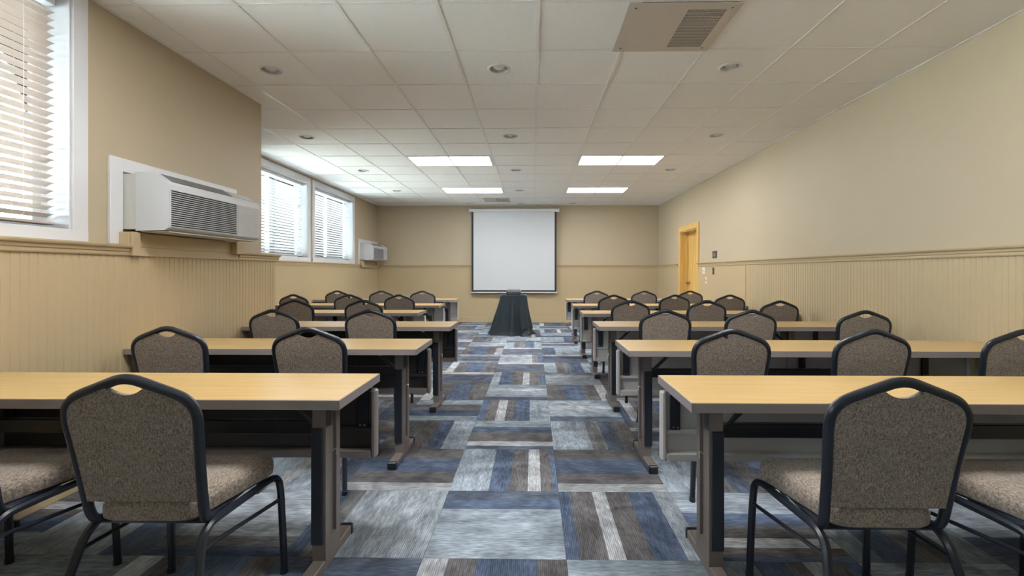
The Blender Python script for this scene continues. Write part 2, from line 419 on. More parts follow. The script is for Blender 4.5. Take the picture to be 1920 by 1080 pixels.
for r in range(-9, 14):
    for c in range(-7, 6):
        x0, y0 = CX0+c*T, CY0+r*T
        if (c, r) in skip: continue
        xmin = XL_FAR if y0+T > Y_BUMP+0.1 else XL_NEAR
        a0, a1 = max(x0, xmin), min(x0+T, XR); b0, b1 = max(y0, Y_REAR), min(y0+T, YB)
        if a1-a0 < 0.015 or b1-b0 < 0.015: continue
        hole = None
        for hc, hr in CANS:
            if c <= hc < c+1 and r <= hr < r+1: hole = (round((hc-c-.5)*T, 4), round((hr-r-.5)*T, 4), 0.078)
        cx, cy = x0+T/2, y0+T/2
        me = ceil_tile_mesh(a0-cx+.002, a1-cx-.002, b0-cy+.002, b1-cy-.002, hole)
        link('ceiling_tile', me, ceiling, (cx, cy, ZT + (0.0 if (c*7+r*3) % 5 else 0.0012)))
# grid: runners along the room and cross tees
for k in range(-6, 6):
    x = CX0+k*T
    y0 = Y_REAR if x > XL_NEAR else Y_BUMP
    if XL_FAR+.02 < x < XR-.02: MB().box(x-.012, x+.012, y0, YB, CEIL, CEIL+.0035).box(x-.003, x+.003, y0, YB, CEIL+.0035, CEIL+.03).obj('grid_runner', M['tbar'], ceiling)
for r in range(-8, 14):
    y = CY0+r*T
    if Y_REAR+.02 < y < YB-.02:
        x0 = XL_FAR if y > Y_BUMP else XL_NEAR
        B(x0, XR, y-.010, y+.010, CEIL+.0008, CEIL+.0036).obj('grid_cross_tee', M['tbar'], ceiling)
# wall angle trim round the ceiling
wa = MB(); wa.box(XR-.018, XR, Y_REAR, YB, CEIL-.001, CEIL+.004).box(XL_FAR, XR, YB-.018, YB, CEIL-.001, CEIL+.004)
wa.box(XL_NEAR, XL_NEAR+.018, Y_REAR, Y_BUMP, CEIL-.001, CEIL+.004).box(XL_FAR, XL_FAR+.018, Y_BUMP, YB, CEIL-.001, CEIL+.004)
wa.obj('wall_angle', M['tbar'], ceiling)

# ================================================================ WALLS
WIN_Z0, WIN_Z1 = 1.46, 2.715
def wall_x(name, x0, x1, y0, y1, holes, mat, lab):
    """wall lying along y, between x0..x1, with rectangular holes (ya, yb, za, zb)"""
    mb = MB(); z1 = CEIL+0.14
    ys = y0
    for ya, yb, za, zb in sorted(holes):
        mb.box(x0, x1, ys, ya, 0, z1)
        if za > 0: mb.box(x0, x1, ya, yb, 0, za)
        mb.box(x0, x1, ya, yb, zb, z1); ys = yb
    mb.box(x0, x1, ys, y1, 0, z1)
    return struct(mb.obj(name, mat), lab, 'wall')
W_NEAR = (0.885, 2.585); W_ADDED = (-1.90, -0.20); W_A = (6.02, 7.72); W_B = (7.97, 9.67)  # the one behind the camera is unseen, added for daylight in the near part
DOOR = (8.60, 9.57, 2.04)
wl = wall_x('wall_left', XL_NEAR-.25, XL_NEAR, Y_REAR, Y_BUMP, [(*W_ADDED, WIN_Z0, 2.77), (*W_NEAR, WIN_Z0, 2.77)], M['wall'], 'beige wall of the projecting bay with air conditioner and blind')
wlf = wall_x('wall_left_recess', XL_FAR-.25, XL_FAR, Y_BUMP-.05, YB, [(*W_A, WIN_Z0, WIN_Z1), (*W_B, WIN_Z0, WIN_Z1)], M['wall'], 'recessed beige wall with two blind covered windows')
B(XL_FAR-.25, XL_NEAR-.25, Y_BUMP-.2, Y_BUMP, 0, CEIL+.14).obj('return_wall', M['wall'], wl)
wr = wall_x('wall_right', XR, XR+.25, Y_REAR, YB, [(DOOR[0], DOOR[1], 0, DOOR[2])], M['wall'], 'long beige wall with door and beadboard wainscot')
wb = struct(B(XL_FAR-.25, XR+.25, YB, YB+.2, 0, CEIL+.14).obj('wall_back', M['wall']), 'beige end wall behind the projection screen', 'wall')
struct(B(XL_NEAR-.25, XR+.25, Y_REAR-.2, Y_REAR, 0, CEIL+.14).obj('wall_rear', M['plaster']), 'plain beige wall closing the room opposite the screen', 'wall')

# wainscot: beadboard = one grooved sheet per wall
def beadboard(name, xf, sgn, y0, y1, z0, z1, parent):
    """face plane x = xf, facing sgn*x; grooves every 43 mm"""
    prof = []; p = 0.043; y = y0
    while y < y1:
        e = min(y+p, y1)
        prof += [(y, 0), (min(y+p-.009, e), 0), (min(y+p-.0055, e), -.0036), (min(y+p-.0035, e), -.0036)]; y += p
    prof.append((y1, 0))
    vs = []; fs = []
    for yy, d in prof: vs += [(xf+sgn*d, yy, z0), (xf+sgn*d, yy, z1)]
    for i in range(len(prof)-1): fs.append((2*i, 2*i+2, 2*i+3, 2*i+1))
    mb = MB().add(vs, fs)
    return mb.obj(name, M['wains'], parent)
XWL, XWR, XWF = -2.54, 3.012, XL_FAR+0.02      # wainscot faces
Y_BEAD = 6.63
# backing boards
B(XL_NEAR-.01, XWL-.006, Y_REAR, 4.53, 0, 1.375).obj('wainscot_backing', M['wains'], wl)
beadboard('beadboard', XWL, 1, Y_REAR, 4.53, 0.0, 1.33, wl)
# bead facing the recess at the end of the bay
B(XL_FAR, XWL-.0065, 4.43, 4.53, 0, 1.36).obj('return_wainscot', M['wains'], wl)
B(XWR+.006, XR+.005, Y_REAR, Y_BEAD, 0, 1.375).obj('wainscot_backing', M['wains'], wr)
beadboard('beadboard', XWR, -1, Y_REAR, Y_BEAD, 0.0, 1.33, wr)
B(XWR, XR+.005, Y_BEAD, DOOR[0]-.10, 0, 1.36).obj('wainscot_panel', M['wains'], wr)
B(XWR, XR+.005, DOOR[1]+.10, YB, 0, 1.36).obj('wainscot_panel', M['wains'], wr)
B(XWR-.006, XWR+.002, Y_BEAD-.012, Y_BEAD+.012, 0, 1.34).obj('panel_batten', M['wains'], wr)
B(XL_FAR, XWF, 4.53, YB, 0, 1.36).obj('wainscot_panel', M['wains'], wlf)
B(XL_FAR, XR, YB-.016, YB, 0, 1.36).obj('wainscot_panel', M['wains'], wb)

# chair rail (profile: offset from face, z)
RP = [(0,-.068),(.010,-.068),(.013,-.060),(.013,-.046),(.020,-.040),(.020,-.026),(.036,-.018),(.040,-.008),(.040,0),(-.06,0)]
def rail(name, axis, face, sgn, a, b, lab, back=.05):
    rings = []
    for t in (a, b):
        if axis == 'y': rings.append([(face+sgn*max(d, -back), t, RAIL+z) for d, z in RP])
        else: rings.append([(t, face+sgn*max(d, -back), RAIL+z) for d, z in RP])
    return struct(MB().ring_loft(rings).obj(name, M['wains']), lab, 'chair rail')
rail('trim_1', 'y', XWL, 1, Y_REAR, 2.86, 'beige chair rail under the bay window', .075)
rail('trim_2', 'y', XWL, 1, 3.95, 4.57, 'short beige chair rail at the outer corner of the bay', .075)
rail('trim_3', 'y', XWR, -1, Y_REAR, DOOR[0]-.10, 'beige chair rail capping the beadboard', .017)
rail('trim_4', 'y', XWR, -1, DOOR[1]+.10, YB-.01, 'short beige chair rail between door and corner', .017)
rail('trim_5', 'x', YB-.016, -1, XL_FAR, XR, 'beige chair rail behind the projection screen', .015)
rail('trim_6', 'y', XWF, 1, 4.57, 10.015, 'beige chair rail under the two recessed windows', .018)
rail('trim_7', 'y', XWF, 1, 11.005, YB-.01, 'short beige chair rail in the corner behind the far air conditioner', .018)
# baseboards
def base(name, x0, x1, y0, y1, lab):
    struct(MB().bbox(x0, x1, y0, y1, 0.0, .135, .004).obj(name, M['wains']), lab, 'baseboard')
base('baseboard_right', XWR-.014, XWR+.006, Y_REAR, DOOR[0]-.10, 'beige baseboard under the beadboard wall')
base('baseboard_left', XWL-.006, XWL+.014, Y_REAR, 4.54, 'beige baseboard under the bay wainscot')
base('baseboard_back', XWF, XWR, YB-.032, YB-.010, 'beige baseboard below the projection screen wall')
base('baseboard_recess', XWF-.006, XWF+.014, 4.53, YB-.032, 'beige baseboard under the recessed windows')

# ---------------------------------------------------------------- windows with blinds
def window(name, wall, ya, yb, z0, z1, lab):
    w = struct(empty(name, (wall, (ya+yb)/2, z0)), lab, 'window'); L = yb-ya; H = z1-z0; h = L/2
    topc = min(.09, CEIL-z1-.001)
    MB().bbox(0, .018, -h-.09, -h, -.06, H+topc, .003).obj('casing', M['white'], w)
    MB().bbox(0, .018, h, h+.09, -.06, H+topc, .003).obj('casing', M['white'], w)
    MB().bbox(0, .018, -h, h, H, H+topc, .003).obj('casing', M['white'], w)
    MB().bbox(-.16, .0185, -h-.09, h+.09, -.07, 0.0, .002).obj('sill', M['white'], w)
    # lined reveal
    MB().box(-.25, .002, -h, -h+.008, 0, H).box(-.25, .002, h-.008, h, 0, H).box(-.25, .002, -h+.008, h-.008, H-.008, H).obj('jamb_lining', M['white'], w)
    # sashes: two sliding sashes meeting in the middle
    for s, xo in ((-1, -.200), (1, -.175)):
        a, b = (-h+.008, .03) if s < 0 else (-.03, h-.008)
        sash = MB().box(xo-.014, xo+.014, a, a+.045, .0, H-.008).box(xo-.014, xo+.014, b-.045, b, 0, H-.008) \
            .box(xo-.014, xo+.014, a+.045, b-.045, 0, .05).box(xo-.014, xo+.014, a+.045, b-.045, H-.058, H-.008).obj('sash', M['white'], w)
        B(xo-.002, xo+.002, a+.045, b-.045, .05, H-.058).obj('pane', M['glass'], sash)
    return w
def blind(wall, ya, yb, z0, z1, lab, tilt, sm='slat'):
    L = yb-ya-.05; xo = -.088
    bl_ = tag(empty('venetian_blind', (wall+xo, (ya+yb)/2, z0)), lab, 'window blind', 'venetian blinds'); H = z1-z0
    MB().bbox(-.03, .03, -L/2, L/2, H-.058, H-.010, .003).obj('headrail', M['white'], bl_)
    MB().bbox(-.024, .024, -L/2, L/2, .022, .040, .004).obj('bottom_rail', M[sm], bl_)
    p = .0435; n = int((H-.058-.075)/p)
    w = .0255; sec = []
    for k in range(5):
        t = -1+k*.5; sec.append((w*t, .0035*(1-t*t)))
    pts = [(a, b) for a, b in sec]+[(a, b-.0026) for a, b in reversed(sec)]
    ca, sa = math.cos(tilt), math.sin(tilt)
    pts = [(a*ca-b*sa, a*sa+b*ca) for a, b in pts]
    me = MB().ring_loft([[(a, yy, b) for a, b in pts] for yy in (-L/2, L/2)]).mesh('slat', M[sm])
    for k in range(n): link('slat', me, bl_, (0, 0, .075+k*p))
    for yy in (-L/2+.16, 0, L/2-.16):
        for xx in (-.027, .027):
            MB().box(xx-.001, xx+.001, yy-.0012, yy+.0012, .04, H-.058).obj('ladder_cord', M['white'], bl_)
    MB().cyl((.034, L/2-.30, H-.06), (.036, L/2-.30, H-.75), .004, 6).obj('tilt_wand', M['white'], bl_)
    return bl_
window('window_1', XL_NEAR, *W_NEAR, WIN_Z0, 2.77, 'white framed window of the bay beside the air conditioner')
window('added_window_4', XL_NEAR, *W_ADDED, WIN_Z0, 2.77, 'added unseen second window of the bay, white framed, farther from the screen')
window('window_2', XL_FAR, *W_A, WIN_Z0, WIN_Z1, 'white framed recessed window next to the bay corner')
window('window_3', XL_FAR, *W_B, WIN_Z0, WIN_Z1, 'white framed recessed window next to the far air conditioner')
blind(XL_NEAR, *W_NEAR, WIN_Z0, 2.77, 'wide slatted venetian blind in the bay window, slats half open', math.radians(20), 'slat_warm')
blind(XL_NEAR, *W_ADDED, WIN_Z0, 2.77, 'open venetian blind in the added unseen second bay window, farther from the screen', math.radians(8))
blind(XL_FAR, *W_A, WIN_Z0, WIN_Z1, 'white venetian blind in the recessed window beside the bay corner', math.radians(30))
blind(XL_FAR, *W_B, WIN_Z0, WIN_Z1, 'open venetian blind in the recessed window by the far air conditioner', math.radians(22))
# sampling guides for the daylight coming in (portals emit nothing themselves)
for i, (wx, (ya, yb), zt) in enumerate(((XL_NEAR, W_NEAR, 2.77), (XL_NEAR, W_ADDED, 2.77), (XL_FAR, W_A, WIN_Z1), (XL_FAR, W_B, WIN_Z1))):
    ld = bpy.data.lights.new('daylight_portal', 'AREA'); ld.shape = 'RECTANGLE'; ld.size = yb-ya; ld.size_y = zt-WIN_Z0
    ld.cycles.is_portal = True
    lo = bpy.data.objects.new('daylight_portal', ld); COL.objects.link(lo); lo.location = (wx-.27, (ya+yb)/2, (WIN_Z0+zt)/2)
    lo.rotation_euler = Matrix(((0,0,-1),(1,0,0),(0,-1,0))).to_euler() 

# ---------------------------------------------------------------- door
d = struct(empty('door_1', (XR, (DOOR[0]+DOOR[1])/2, 0)), 'honey oak door in a recessed oak frame', 'door'); h = (DOOR[1]-DOOR[0])/2; H = DOOR[2]
MB().bbox(-.022, .0, -h-.10, -h, 0, H+.10, .004).obj('casing', M['oak'], d)
MB().bbox(-.022, .0, h, h+.10, 0, H+.10, .004).obj('casing', M['oak'], d)
MB().bbox(-.022, .0, -h, h, H, H+.10, .004).obj('casing', M['oak'], d)
MB().box(-.002, .2, -h, -h+.02, 0, H).box(-.002, .2, h-.02, h, 0, H).box(-.002, .2, -h+.02, h-.02, H-.02, H).obj('jamb', M['oak'], d)
MB().box(.10, .15, h-.034, h-.02, 0, H-.02).box(.10, .15, -h+.02, -h+.034, 0, H-.02).box(.10, .15, -h+.034, h-.034, H-.034, H-.02).obj('door_stop', M['oak'], d)
leaf = MB().bbox(.152, .196, -h+.022, h-.022, .008, H-.022, .003).obj('leaf', M['oak'], d)
MB().lathe([(.0,0),(.033,0),(.033,.006),(.012,.010),(.012,.035),(.026,.045),(.030,.058),(.024,.070),(.0,.073)], n=16).obj('knob', M['brass'], leaf, True).location = (.152, h-.09, 1.0)
leaf.children[0].rotation_euler = (0, -PI/2, 0)
for z in (.25, 1.0, 1.8): MB().cyl((.150, -h+.024, z-.05), (.150, -h+.024, z+.05), .006, 8).obj('hinge', M['brass'], leaf)

# ================================================================ CEILING FIXTURES
for i, (c, r) in enumerate(TROFF):
    x0, y0 = CX0+c*T, CY0+r*T
    side = 'window' if c < 0 else 'door'
    where = {6: 'farther from the screen', 10: 'nearer the screen', -2: 'added out of view over the sixth row of tables'}[r]
    t = tag(empty('ceiling_light_panel', (x0+T, y0+T/2, CEIL)), 'lit white fluorescent ceiling panel on the %s side, %s' % (side, where), 'ceiling light', 'fluorescent ceiling panels')
    a, b2, g = T-.014, T/2-.014, .028
    MB().box(-a, a, -b2, -b2+g, -.002, .03).box(-a, a, b2-g, b2, -.002, .03).box(-a, -a+g, -b2+g, b2-g, -.002, .03).box(a-g, a, -b2+g, b2-g, -.002, .03).obj('frame', M['tbar'], t)
    B(-a+g, a-g, -b2+g, b2-g, .004, .010).obj('diffuser', M['emit'], t)
    B(-a, a, -b2, b2, .03, .09).obj('housing', M['tbar'], t)
rowname = {1.5: 'in the row over the bay', 4.5: 'in the second row past the bay', 7.5: 'in the row between the lit panels', 10.5: 'level with the lit panels by the screen', 13.3: 'in the row above the screen'}
for c, r in CANS:
    x, y = CX0+c*T, CY0+r*T
    sd = 'middle one' if c == -.5 else ('window side' if c < 0 else 'door side')
    t = tag(empty('recessed_downlight', (x, y, CEIL+.004)), 'unlit round recessed downlight %s, %s' % (rowname[r], sd), 'ceiling light', 'recessed downlights ' + rowname[r])
    MB().lathe([(.072,-.001),(.076,-.006),(.090,-.004),(.094,.0),(.072,.0)]).obj('trim_ring', M['white'], t, True)
    MB().lathe([(.074,-.002),(.070,.02),(.063,.045),(.045,.07),(.001,.075)]).obj('reflector', M['reflector'], t, True)
    MB().lathe([(.001,.000),(.030,.003),(.044,.012),(.048,.024),(.03,.06),(.018,.10)]).obj('bulb', M['bulb'], t, True)
def vent(x0, x1, y0, y1, gx0, gx1, gy0, gy1, lab, fine):
    t = tag(empty('ceiling_vent', ((x0+x1)/2, (y0+y1)/2, CEIL)), lab, 'ceiling vent'); cx, cy = (x0+x1)/2, (y0+y1)/2
    X0, X1, Y0, Y1 = x0-cx, x1-cx, y0-cy, y1-cy; a, b2, c2, d2 = gx0-cx, gx1-cx, gy0-cy, gy1-cy
    z0, z1 = -.006, -.001
    MB().box(X0, a, Y0, Y1, z0, z1).box(b2, X1, Y0, Y1, z0, z1).box(a, b2, Y0, c2, z0, z1).box(a, b2, d2, Y1, z0, z1).obj('plate', M['beigeplate'], t)
    B(a, b2, c2, d2, .004, .010).obj('plenum_shade_sheet', M['dark'], t)  # flat dark sheet, its colour standing in for the shade behind the grille
    g = MB(); ny = 12 if fine else 7; nx = 26 if fine else 8
    for k in range(1, ny): yy = c2+(d2-c2)*k/ny; g.box(a, b2, yy-.0032, yy+.0032, z0, z1)
    for k in range(1, nx): xx = a+(b2-a)*k/nx; g.box(xx-.0014, xx+.0014, c2, d2, z0+.001, z1)
    for k in range(1, 2*ny, 2): yy = c2+(d2-c2)*k/(2*ny); g.box(a, b2, yy-.001, yy+.001, z0+.001, z1)
    g.obj('grille', M['beigeplate'], t)
    for sx in (X0+.05, X1-.05):
        for sy in (Y0+.05, Y1-.05): MB().cyl((sx, sy, z0-.002), (sx, sy, z0), .007, 8).obj('screw', M['bronzeplate'], t)
vent(.577, 1.261, 2.785, 3.392, .952, 1.189, 2.855, 3.328, 'large beige ceiling access plate with a perforated return grille', True)
vent(-1.10, -.515, 10.07, 10.67, -.82, -.57, 10.20, 10.61, 'small ceiling vent plate with grey grille above the screen', False)

# ================================================================ AIR CONDITIONERS
def ac_unit(x, y0, lab, framed):
    t = tag(empty('air_conditioner', (x, y0, RAIL+.09)), lab, 'air conditioner', 'wall air conditioners'); Lc = .98; Hh = .375
    if framed:
        f = MB(); f.bbox(0, .022, -.09, 0.0, -.085, .46, .003); f.bbox(0, .022, 0, 1.13, Hh, .46, .003); f.bbox(0, .022, Lc, 1.13, -.0, Hh, .003)
        f.obj('surround_board', M['white'], t)
    B(0, .10, .005, Lc-.005, .012, Hh-.012).obj('sleeve', M['acbeige'], t)
    # cabinet: profile in (x, z) lofted along y
    prof = [(.10,0),(.285,.005),(.310,.02),(.310,.300),(.300,.315),(.215,.372),(.20,Hh),(.10,Hh)]
    body = MB().ring_loft([[(a, yy, b) for a, b in prof] for yy in (0, Lc)]).obj('cabinet', M['acwhite'], t)
    # discharge grille on the sloping shoulder
    ux, uz = (.215-.300), (.372-.315); ln = math.hypot(ux, uz); nx_, nz_ = -uz/ln, ux/ln
    nx_, nz_ = uz/ln, -ux/ln
    g = MB()
    def slope(s, off): return (.300+ux*s+nx_*off, .315+uz*s+nz_*off)
    g.ring_loft([[(slope(a, o)[0], yy, slope(a, o)[1]) for a, o in ((.06,.0005),(.06,.0015),(.94,.0015),(.94,.0005))] for yy in (.05, Lc*.66)])
    g.obj('discharge_shade_sheet', M['dark'], t)  # dark sheet laid on the slope, shade between the bars put into colour
    g = MB()
    for k in range(7):
        s = .08+k*.84/6.5
        g.ring_loft([[(slope(a, o)[0], yy, slope(a, o)[1]) for a, o in ((s,.001),(s,.005),(s+.055,.005),(s+.055,.001))] for yy in (.05, Lc*.66)])
    for k in range(24):
        yy = .05+(Lc*.66-.05)*k/23
        g.ring_loft([[(slope(a, o)[0], q, slope(a, o)[1]) for a, o in ((.06,.001),(.06,.004),(.94,.004),(.94,.001))] for q in (yy-.002, yy+.002)])
    g.obj('discharge_grille', M['greygrille'], t)
    g = MB().ring_loft([[(slope(a, o)[0], q, slope(a, o)[1]) for a, o in ((.1,.0005),(.1,.004),(.9,.004),(.9,.0005))] for q in (Lc*.70, Lc*.97)])
    g.obj('control_lid', M['acgrille'], t)
    # intake louvres on the front
    B(.3095, .3115, .02, Lc*.685, .03, .265).obj('intake_shade_sheet', M['dark'], t)  # solid dark sheet, painted as the shade between the louvres
    g = MB(); n = 17
    for k in range(n+1):
        z = .03+.235*k/n; g.ring_loft([[(.3105, q, z-.002),(.319, q, z-.005),(.320, q, z-.001),(.3105, q, z+.003)] for q in (.015, Lc*.69)])
    for q in (.015, Lc*.69): g.box(.311, .316, q-.002, q+.002, .028, .267)
    g.obj('intake_grille', M['acwhite'], t)
    g = MB()
    for k in range(n+1):
        z = .03+.235*k/n; g.ring_loft([[(.3105, q, z-.003),(.314, q, z-.004),(.314, q, z+.001),(.3105, q, z+.003)] for q in (Lc*.71, Lc*.985)])
    g.obj('side_grille', M['acgrille'], t)
    B(.12, .30, .02, Lc-.02, -.006, .0).obj('drip_tray', M['acbeige'], t)
    # painted timber support under the cabinet
    return t
a1 = ac_unit(XL_NEAR+.001, 2.90, 'white wall air conditioner framed by a white board on the bay', True)
a2 = ac_unit(XL_FAR+.001, 10.05, 'white wall air conditioner in the corner beside the screen wall', True)
def ac_support(x, face, y0, y1, lab):
    s = tag(empty('air_conditioner_support', (x, y0, 1.30)), lab, 'support'); L = y1-y0; f = face-x
    MB().bbox(0, f+.012, 0, L, 0.078, .172, .003).obj('support_board', M['wains'], s)
    MB().bbox(f+.002, f+.012, 0, L, .02, .0775, .003).obj('apron_board', M['wains'], s)
    MB().bbox(f+.012, f+.035, .0, .06, 0.02, .172, .003).obj('support_block', M['wains'], s)
    MB().bbox(f+.012, f+.060, L-.10, L, 0.07, .172, .003).obj('support_block', M['wains'], s)
ac_support(XL_NEAR+.024, XWL, 2.865, 3.945, 'beige timber support under the air conditioner of the bay')
ac_support(XL_FAR+.024, XWF+.04, 10.02, 11.0, 'beige timber support under the air conditioner in the corner')

# ================================================================ PROJECTION SCREEN, STAND, PROJECTOR
sx0, sx1, ys = -1.474, .560, YB-.13
t = tag(empty('projection_screen', ((sx0+sx1)/2, ys, .73)), 'pulled-down white projection screen with black borders on the end wall', 'projection screen'); hw = (sx1-sx0)/2; Hs = 1.93
rings = [[(xx, q*.042*math.cos(a)+0, Hs+.035+.042*math.sin(a)) for a in (2*PI*k/12 for k in range(12)) for q in (1,)] for xx in (-hw-.045, hw+.045)]
MB().ring_loft(rings).obj('roller_case', M['white'], t, True)
for s in (-1, 1): MB().bbox(s*(hw+.055)-.012, s*(hw+.055)+.012, -.045, .12, Hs-.012, Hs+.082, .004).obj('case_bracket', M['white'], t)
B(-hw+.045, hw-.045, -.002, .002, .055, Hs).obj('screen_fabric', M['screen'], t)
B(-hw, -hw+.045, -.002, .002, .055, Hs).obj('black_border', M['screenblack'], t)
B(hw-.045, hw, -.002, .002, .055, Hs).obj('black_border', M['screenblack'], t)
B(-hw, hw, -.002, .002, .015, .055).obj('black_border', M['screenblack'], t)
MB().bbox(-hw-.02, hw+.02, -.012, .012, -.012, .015, .003).obj('weight_bar', M['white'], t)

SX, SY, SZ = -.378, 9.12, .775
t = tag(empty('draped_projector_stand', (SX, SY, 0)), 'small projector stand hidden under a floor-length dark teal cloth', 'table')
MB().bbox(-.245, .245, -.215, .215, SZ-.03, SZ-.004, .004).obj('stand_top', M['taupe'], t)
for qx in (-.21, .21):
    for qy in (-.18, .18): MB().box(qx-.015, qx+.015, qy-.015, qy+.015, 0, SZ-.03).obj('leg', M['black'], t)
n = 144; rings = []
rc = random.Random(11)
def sup(a, p, hx, hy):
    c, s = math.cos(a), math.sin(a); k = (abs(c)**p+abs(s)**p)**(-1/p); return hx*k*c, hy*k*s
for k in range(3):
    f = (.0001, .6, .96)[k]; rings.append([(sup(2*PI*i/n, 7, .255*f, .225*f)[0], sup(2*PI*i/n, 7, .255*f, .225*f)[1], SZ) for i in range(n)])
for j in range(19):
    v = j/18; ring = []
    for i in range(n):
        a = 2*PI*i/n; x0, y0 = sup(a, 7, .258, .228)
        hx = .455 if math.cos(a) < 0 else .355
        x1, y1 = sup(a, 2.6, hx, .31)
        fold = .034*math.cos(8*a+.6)+.024*math.cos(13*a+1.9)+.012*math.cos(23*a)
        e = v**1.15
        if math.cos(a) > 0: e = v**1.7
        x, y = x0+(x1-x0)*e, y0+(y1-y0)*e
        dl = math.hypot(x, y); amp = fold*min(1, v*1.6)*(0.55+.45*v)
        x += x/dl*amp; y += y/dl*amp
        z = SZ-.004-(SZ-.006)*v
        # crumpled hem on the floor at the door side
        if math.cos(a) > .45 and v > .72:
            q = (v-.72)/.28; x += .030*math.sin(q*9+a*8)*q; y += .02*math.sin(q*11+a*13)*q; z += .012*math.sin(q*12+a*5)*q*(1-q)
        if v > .93: x += x/dl*(v-.93)*.25; y += y/dl*(v-.93)*.25
        ring.append((x, y, max(z, .002)))
    rings.append(ring)
MB().ring_loft(rings, cap1=False).obj('drape', M['cloth'], t, True)
t = tag(empty('projector', (SX, SY-.02, SZ+.002)), 'small dark grey projector standing on the draped stand', 'projector')
body = MB().ring_loft([[(-.135,-.11,.012),(.135,-.11,.012),(.135,.11,.012),(-.135,.11,.012)],[(-.14,-.115,.02),(.14,-.115,.02),(.14,.115,.02),(-.14,.115,.02)],
      [(-.14,-.115,.062),(.14,-.115,.062),(.14,.115,.075),(-.14,.115,.075)]]).obj('case', M['projector'], t)
MB().ring_loft([[(-.14,-.115,.0621),(.14,-.115,.0621),(.14,.115,.0751),(-.14,.115,.0751)],[(-.125,-.095,.098),(.125,-.095,.098),(.12,.10,.102),(-.12,.10,.102)]]).obj('top_shell', M['projtop'], t)
MB().cyl((.06,.112,.05), (.06,.135,.05), .032, 16).obj('lens', M['black'], t, True)
for qx in (-.11, .11): MB().cyl((qx,-.08,0), (qx,-.08,.013), .012, 8).obj('foot', M['black'], t)
MB().cyl((0,.08,0), (0,.08,.013), .012, 8).obj('foot', M['black'], t)
for qx, qw in ((-.085,.018),(-.04,.012),(.0,.02),(.05,.012)): B(qx-qw/2, qx+qw/2, -.118, -.114, .03, .042).obj('connector', M['steel'] if qx > -.08 else M['cream'], t)

# ================================================================ WALL PLATES
def plate(name, y, z, w, hgt, mat, lab, cat, extra=None, x=None):
    o = tag(empty(name, ((x if x is not None else XR)-.0006, y, z)), lab, cat)
    MB().bbox(-.010, 0, -w/2, w/2, -hgt/2, hgt/2, .002).obj('plate', mat, o)
    if extra: extra(o)
    return o
def toggles(o):
    for q in (-.03, .03): MB().bbox(-.022, -.010, q-.006, q+.006, -.012, .012, .002).obj('toggle', M['cream'], o)
plate('control_panel', 7.78, 1.51, .17, .12, M['bronzeplate'], 'dark bronze control plate on the wall above the chair rail', 'wall plate',
      lambda o: MB().bbox(-.013, -.010, -.05, .05, -.03, .03, .001).obj('button_strip', M['taupe'], o))
plate('switch_plate', 8.22, 1.245, .13, .115, M['cream'], 'cream double light switch beside the oak door', 'light switch', toggles, XWR)
plate('slot_plate', 7.79, 1.235, .06, .115, M['bronzeplate'], 'narrow dark plate under the chair rail near the door', 'wall plate',
      lambda o: MB().bbox(-.016, -.010, -.008, .008, -.02, .02, .002).obj('toggle', M['taupe'], o), XWR)
plate('phone_jack', 8.10, 1.075, .075, .115, M['cream'], 'small cream wall jack low beside the oak door', 'wall jack',
      lambda o: MB().bbox(-.013, -.010, -.012, .012, -.012, .012, .001).obj('socket', M['dark'], o), XWR)

